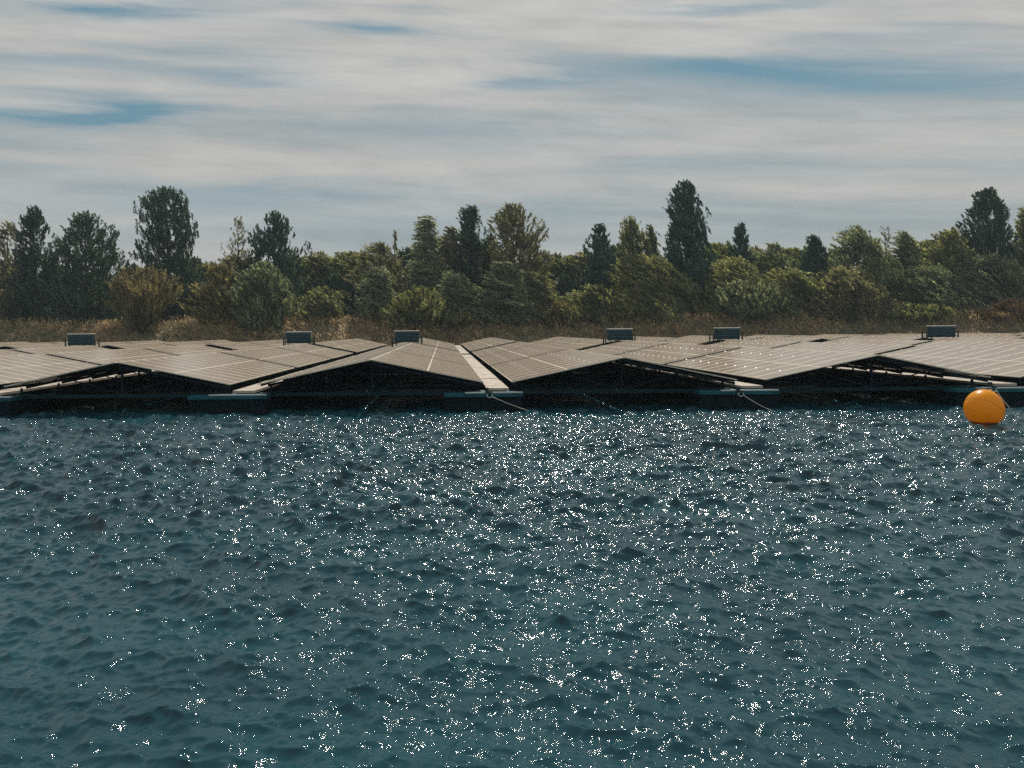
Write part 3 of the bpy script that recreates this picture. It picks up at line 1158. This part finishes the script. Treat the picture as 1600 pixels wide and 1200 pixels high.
# darker trees further back fill the line; a few meshes shared
POOL = []
for i, (pr, lk, kw) in enumerate((('dome', 'dark', dict(sprays=620, wind=.3)), ('round', 'olive', dict(sprays=560, wind=.5, cb=.1)),
                                  ('dome', 'willow', dict(sprays=620, wind=.7, tips=1.3)), ('spire', 'dark', dict(sprays=520, wind=.2)),
                                  ('dome', 'brown', dict(sprays=560, wind=.4, gap=.05)), ('dome', 'blue', dict(sprays=640, wind=.3)))):
    POOL.append(make_tree(10, 8.5, pr, LM[lk], 500 + i, cb=.02 if pr != 'spire' else .08, **{k_: v for k_, v in kw.items() if k_ != 'cb'}))
BACK = [(28, 405, 0), (90, 408, 5), (150, 420, 0), (206, 412, 4), (300, 402, 1), (330, 408, 4), (365, 396, 4), (478, 400, 1), (500, 392, 4), (530, 398, 2),
        (556, 390, 1), (640, 384, 5), (690, 392, 0), (758, 380, 4), (828, 400, 5), (862, 394, 1), (890, 398, 2), (912, 392, 4), (960, 380, 5),
        (1048, 395, 0), (1112, 388, 5), (1128, 376, 1), (1180, 384, 4), (1222, 386, 2), (1248, 384, 1), (1300, 388, 0), (1368, 392, 4),
        (1392, 396, 2), (1440, 378, 5), (1462, 372, 1), (1512, 384, 0), (1580, 380, 4)]
kinds = ['dense dark', 'olive rounded', 'grey-green', 'slim dark', 'brownish', 'blue-green']
near = [(r_[0], r_[6]) for r_ in TREES]
used = set()
for i, (x, yt, k_) in enumerate(BACK):
    for rep in range(2):
        Z = 137 if rep == 0 else 131
        xx = x + (0 if rep == 0 else 22)
        yy = yt + (0 if rep == 0 else 34)
        kk = k_ if rep == 0 else (0, 5, 3, 0)[i % 4]
        p = at(xx, yy, Z)
        gz = float(ground_z(p.x, Z)) - .3
        H = p.z - gz
        side = 'far-back' if rep == 0 else 'lower second-line'
        lab = f'{kinds[kk]} {side} background tree, number {i + 1} from the left in its line'
        t = thing('background_tree', lab, 'tree', (p.x, Z, gz), 'background trees behind the front line')
        s_ = H / 10.3
        t.scale = (s_ * random.uniform(.85, 1.1), s_ * random.uniform(.8, 1.0), s_)
        t.rotation_euler = (0, 0, random.choice((0, .25, -.25, .1)))
        link('trunk', POOL[kk][0], t)
        link('crown', POOL[kk][1], t)


# ------------------------------------------------------------------ undergrowth on the bank
def undergrowth():
    rng = np.random.default_rng(31)
    n = 10500
    x = rng.uniform(-125, 135, n)
    y = rng.uniform(111.6, 126, n)
    keep = (sine_noise(x * 1.5, y * 2, 8) + rng.uniform(-.8, .8, n)) > -.75
    x, y = x[keep], y[keep]
    z = ground_z(x, y)
    hgt = rng.uniform(.7, 1.6, len(x)) * (1 + .5 * sine_noise(x, y * 2, 12))
    per = 13
    s_ = rng.uniform(0, 1, (len(x), per))
    base = np.stack([x, y, z], -1)[:, None, :]
    jit = rng.normal(size=(len(x), per, 3)) * np.array([.32, .32, .10])
    P = base + jit + np.array([-.25, 0, 1.0]) * (s_ * hgt[:, None])[:, :, None]
    D = rng.normal(size=P.shape) * .5 + np.array([-.35, 0, 1])
    m_ = bpy.data.materials.new('bank_undergrowth')
    m_.use_nodes = True
    nt = m_.node_tree
    q = G(nt)
    b = nt.nodes['Principled BSDF']
    co = q.n('ShaderNodeTexCoord').outputs['Object']
    isl = q.n('ShaderNodeNewGeometry').outputs['Random Per Island']
    f = q.noise(q.scale(co, 1, 1, 1), .16, 4, .6)
    c = q.ramp(f, [(.34, (.32, .30, .15)), (.47, (.52, .40, .22)), (.56, (.60, .42, .23)), (.68, (.40, .29, .19))])
    c = q.mix(q.mr(isl, .6, 1, 0, .8, False), c, (.60, .46, .30))
    c = q.mix(q.mr(q.noise(co, .8, 3), .5, .65, 0, .6), c, (.09, .095, .05))
    hs = q.n('ShaderNodeHueSaturation')
    q.put(hs.inputs['Color'], c)
    q.put(hs.inputs['Value'], q.n('ShaderNodeAttribute', attribute_name='tone').outputs['Fac'])
    c = hs.outputs[0]
    q.put(b.inputs['Base Color'], c)
    b.inputs['Roughness'].default_value = .8
    tr = q.n('ShaderNodeBsdfTranslucent')
    q.put(tr.inputs['Color'], c)
    mx = q.n('ShaderNodeMixShader')
    mx.inputs[0].default_value = .5
    nt.links.new(b.outputs[0], mx.inputs[1])
    nt.links.new(tr.outputs[0], mx.inputs[2])
    nt.links.new(mx.outputs[0], nt.nodes['Material Output'].inputs['Surface'])
    me = leaves_mesh('bank_undergrowth', P.reshape(-1, 3), D.reshape(-1, 3), .46, .13, rng, m_,
                     np.repeat(rng.uniform(.5, 1.6, len(x)), per))
    tag(link('bank_undergrowth', me), 'dry grass and brush covering the far bank', 'undergrowth', kind='stuff')


undergrowth()


# ------------------------------------------------------------------ thin summer haze
hz = MB()
hz.box((-700, -120, -5.2), (700, 700, 60))
M_HAZE = bpy.data.materials.new('haze')
M_HAZE.use_nodes = True
nt = M_HAZE.node_tree
nt.nodes.clear()
o_ = nt.nodes.new('ShaderNodeOutputMaterial')
v_ = nt.nodes.new('ShaderNodeVolumePrincipled')
v_.inputs['Color'].default_value = (.72, .90, 1.0, 1)
v_.inputs['Density'].default_value = .00026
v_.inputs['Anisotropy'].default_value = .2
nt.links.new(v_.outputs[0], o_.inputs['Volume'])
tag(hz.build('haze', [M_HAZE]), kind='stuff')
